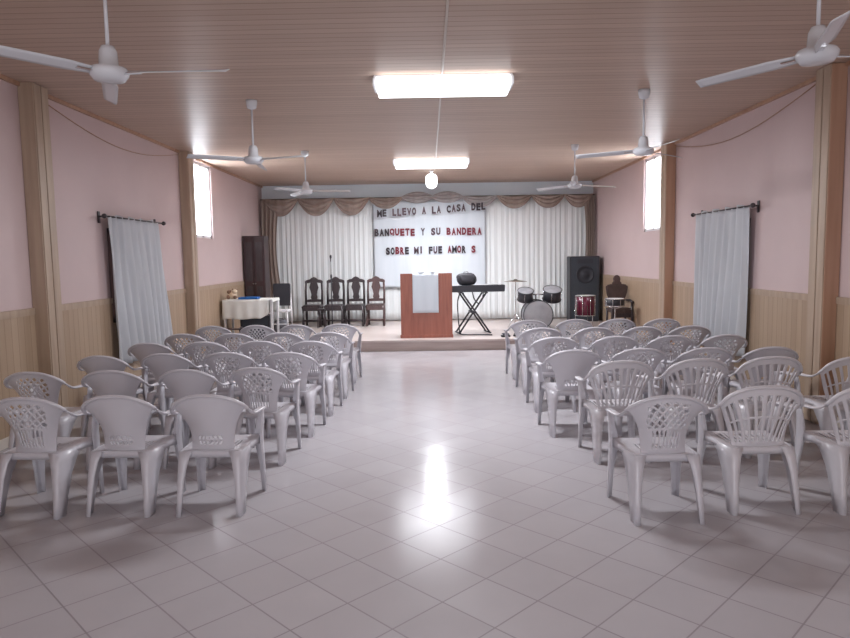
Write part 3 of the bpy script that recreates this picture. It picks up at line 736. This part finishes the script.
# ------------------------------------------------------------------ drums
def drum(b_shell, t, r, h, mt, shellm, headm, lugs=6, parent=None):
    p = parent or t
    sh = MB().lathe([(r * .97, 0), (r, .002), (r, h - .002), (r * .97, h)], 36, mt).build('shell', shellm, p)
    MB().lathe([(r * .98, h + .001), (r * .9, h + .006), (.002, h + .006)], 36, mt, caps=False).build('drum_head', headm, p)
    MB().lathe([(r * .98, -.001), (r * .9, -.006), (.002, -.006)], 36, mt, caps=False).build('drum_head', headm, p)
    for z in (h, 0):
        b = MB(); n = 36
        b.tube([((r + .006) * math.cos(2 * PI * k / n), (r + .006) * math.sin(2 * PI * k / n), z) for k in range(n + 1)], .009, 6, mt)
        b.build('hoop', M['chrome'] if shellm == M['reddrum'] or h < .15 else M['black'], p)
    for k in range(lugs):
        a = 2 * PI * k / lugs + .3
        MB().tube([((r + .012) * math.cos(a), (r + .012) * math.sin(a), .01), ((r + .012) * math.cos(a), (r + .012) * math.sin(a), h - .01)], .005, 6, mt).build('tension_rod', M['chrome'], sh)
t = thing('bass_drum', 'grey bass drum lying on its side under the two black toms', 'drum', (2.19, 13.65, ZS))
drum(None, t, .29, .36, T(.0, .0, .31, rx=90, rz=0) @ T(), M['greyshell'], M['drumhead'], 8)
for s in (-1, 1): MB().tube([(s * .2, -.30, .10), (s * .30, -.36, .010)], .010, 6).build('spur', M['chrome'], t)
MB().tube([(-.02, -.18, .57), (-.02, -.18, .70), (.0, -.18, .72)], .016, 8).build('tom_post', M['chrome'], t)
MB().tube([(-.10, -.18, .715), (.20, -.18, .715)], .014, 8).build('tom_arm', M['chrome'], t)
for x, r, h, lb in ((1.96, .155, .20, 'smaller black tom drum tilted over the bass drum, nearer the keyboard'), (2.50, .180, .22, 'larger black tom drum tilted over the bass drum, nearer the loudspeaker')):
    t = thing('tom_drum', lb, 'drum', (x, 13.47, ZS + .715), 0, 'black toms over the bass drum')
    drum(None, t, r, h, T(0, .06, -.10, rx=24), M['black'], M['drumhead'])
t = thing('cymbal_stand', 'thin chrome stand with a cymbal left of the toms', 'cymbal', (1.82, 13.95, ZS))
MB().tube([(0, 0, .12), (0, 0, 1.02)], .010, 8).build('pole', M['chrome'], t)
for a in (90, 210, 330): MB().tube([(0, 0, .30), (.2 * math.cos(R(a)), .2 * math.sin(R(a)), .010)], .009, 6).build('leg', M['chrome'], t)
MB().lathe([(.012, 1.005), (.04, .990), (.245, .965), (.245, .968), (.05, .995), (.03, 1.015), (.012, 1.018)], 36).build('cymbal', M['brass'], t)
t = thing('floor_tom', 'dark red floor tom on chrome legs in front of the loudspeaker', 'drum', (3.20, 13.60, ZS))
drum(None, t, .19, .40, T(0, 0, .27), M['reddrum'], M['snarehead'], 8)
for a in (30, 150, 270): MB().tube([(.205 * math.cos(R(a)), .205 * math.sin(R(a)), .48), (.205 * math.cos(R(a)), .205 * math.sin(R(a)), .06), (.23 * math.cos(R(a)), .23 * math.sin(R(a)), .008)], .008, 6).build('leg', M['chrome'], t)
t = thing('snare_stand', 'chrome tripod stand holding the snare drum near the right wall', 'stand', (3.50, 12.50, ZS))
MB().tube([(0, 0, .16), (0, 0, .50)], .012, 8).build('pole', M['chrome'], t)
for a in (90, 210, 330):
    MB().tube([(0, 0, .28), (.18 * math.cos(R(a)), .18 * math.sin(R(a)), .010)], .009, 6).build('leg', M['chrome'], t)
    MB().tube([(0, 0, .48), (.14 * math.cos(R(a)), .14 * math.sin(R(a)), .52)], .008, 6).build('basket_arm', M['chrome'], t)
t = thing('snare_drum', 'shallow snare drum with bright hoops before the brown armchair', 'drum', (3.50, 12.50, ZS + .54))
drum(None, t, .17, .13, T(), M['black'], M['snarehead'], 8)
# ------------------------------------------------------------------ brown armchair by the right wall
t = thing('carved_armchair', 'brown upholstered armchair with carved wooden crest behind the snare drum', 'chair', (3.71, 12.95, ZS), 0)
bo = [(-.14, .50), (-.16, .62), (-.20, .74), (-.215, .86), (-.20, .90), (-.12, .915), (.12, .915), (.20, .90), (.215, .86), (.20, .74), (.16, .62), (.14, .50)]
o = MB().prism(bo, .07, T(0, .20, 0, rx=0)).build('backrest', M['brownleather'], t, bevel=.02)
MB().prism([(-.09, .91), (-.10, .94), (-.06, .97), (-.075, 1.02), (-.05, 1.075), (0, 1.10), (.05, 1.075), (.075, 1.02), (.06, .97), (.10, .94), (.09, .91)], .04, T(0, .20, 0)).build('crest', M['redwood'], o, bevel=.01)
MB().box((0, -.02, .42), (.39, .44, .10)).build('seat', M['brownleather'], t, bevel=.03)
MB().box((0, -.20, .33), (.36, .03, .08)).build('apron', M['darkwood'], t, bevel=.006)
for s in (-1, 1):
    MB().tube([(s * .19, -.22, 0), (s * .195, -.20, .15), (s * .185, -.20, .33), (s * .185, -.19, .58)], [.02, .025, .03, .022], 8).build('leg', M['darkwood'], t)
    MB().tube([(s * .18, .22, 0), (s * .18, .20, .45)], [.02, .026], 8).build('leg', M['darkwood'], t)
    MB().tube([(s * .185, -.24, .58), (s * .19, -.05, .61), (s * .175, .18, .60)], [.028, .024, .02], 8).build('armrest', M['darkwood'], t)
MB().tube([(-.19, -.21, .13), (.19, -.21, .13)], .014, 6).build('stretcher', M['darkwood'], t)

# ------------------------------------------------------------------ camera, world
cam = bpy.data.cameras.new('camera'); cam.sensor_width = 36; cam.lens = 36 * 665 / 850; cam.clip_end = 100
co = bpy.data.objects.new('camera', cam); C.objects.link(co); bpy.context.scene.camera = co
rows = ((0.999865148675333, 0.015197950259865062, 0.006221476701946961),
        (0.004791395689097329, 0.09238409813040817, -0.995711916640542),
        (-0.015707545696406578, 0.9956074531262458, 0.0922988206190389))
co.matrix_world = Matrix.Translation((0, 0, 1.7)) @ Matrix(rows).to_4x4()
w = bpy.data.worlds.new('sky'); bpy.context.scene.world = w; w.use_nodes = True
w.node_tree.nodes['Background'].inputs[0].default_value = (0.86, 0.92, 1, 1)
w.node_tree.nodes['Background'].inputs[1].default_value = 2.5
sc = bpy.context.scene
sc.view_settings.view_transform = 'Standard'
sc.view_settings.look = 'None'
sc.view_settings.exposure = 0.0
sc.view_settings.gamma = 1.0
sc.cycles.use_denoising = True
sc.cycles.sample_clamp_indirect = 4
sc.cycles.max_bounces = 8
sc.cycles.caustics_reflective = False; sc.cycles.caustics_refractive = False
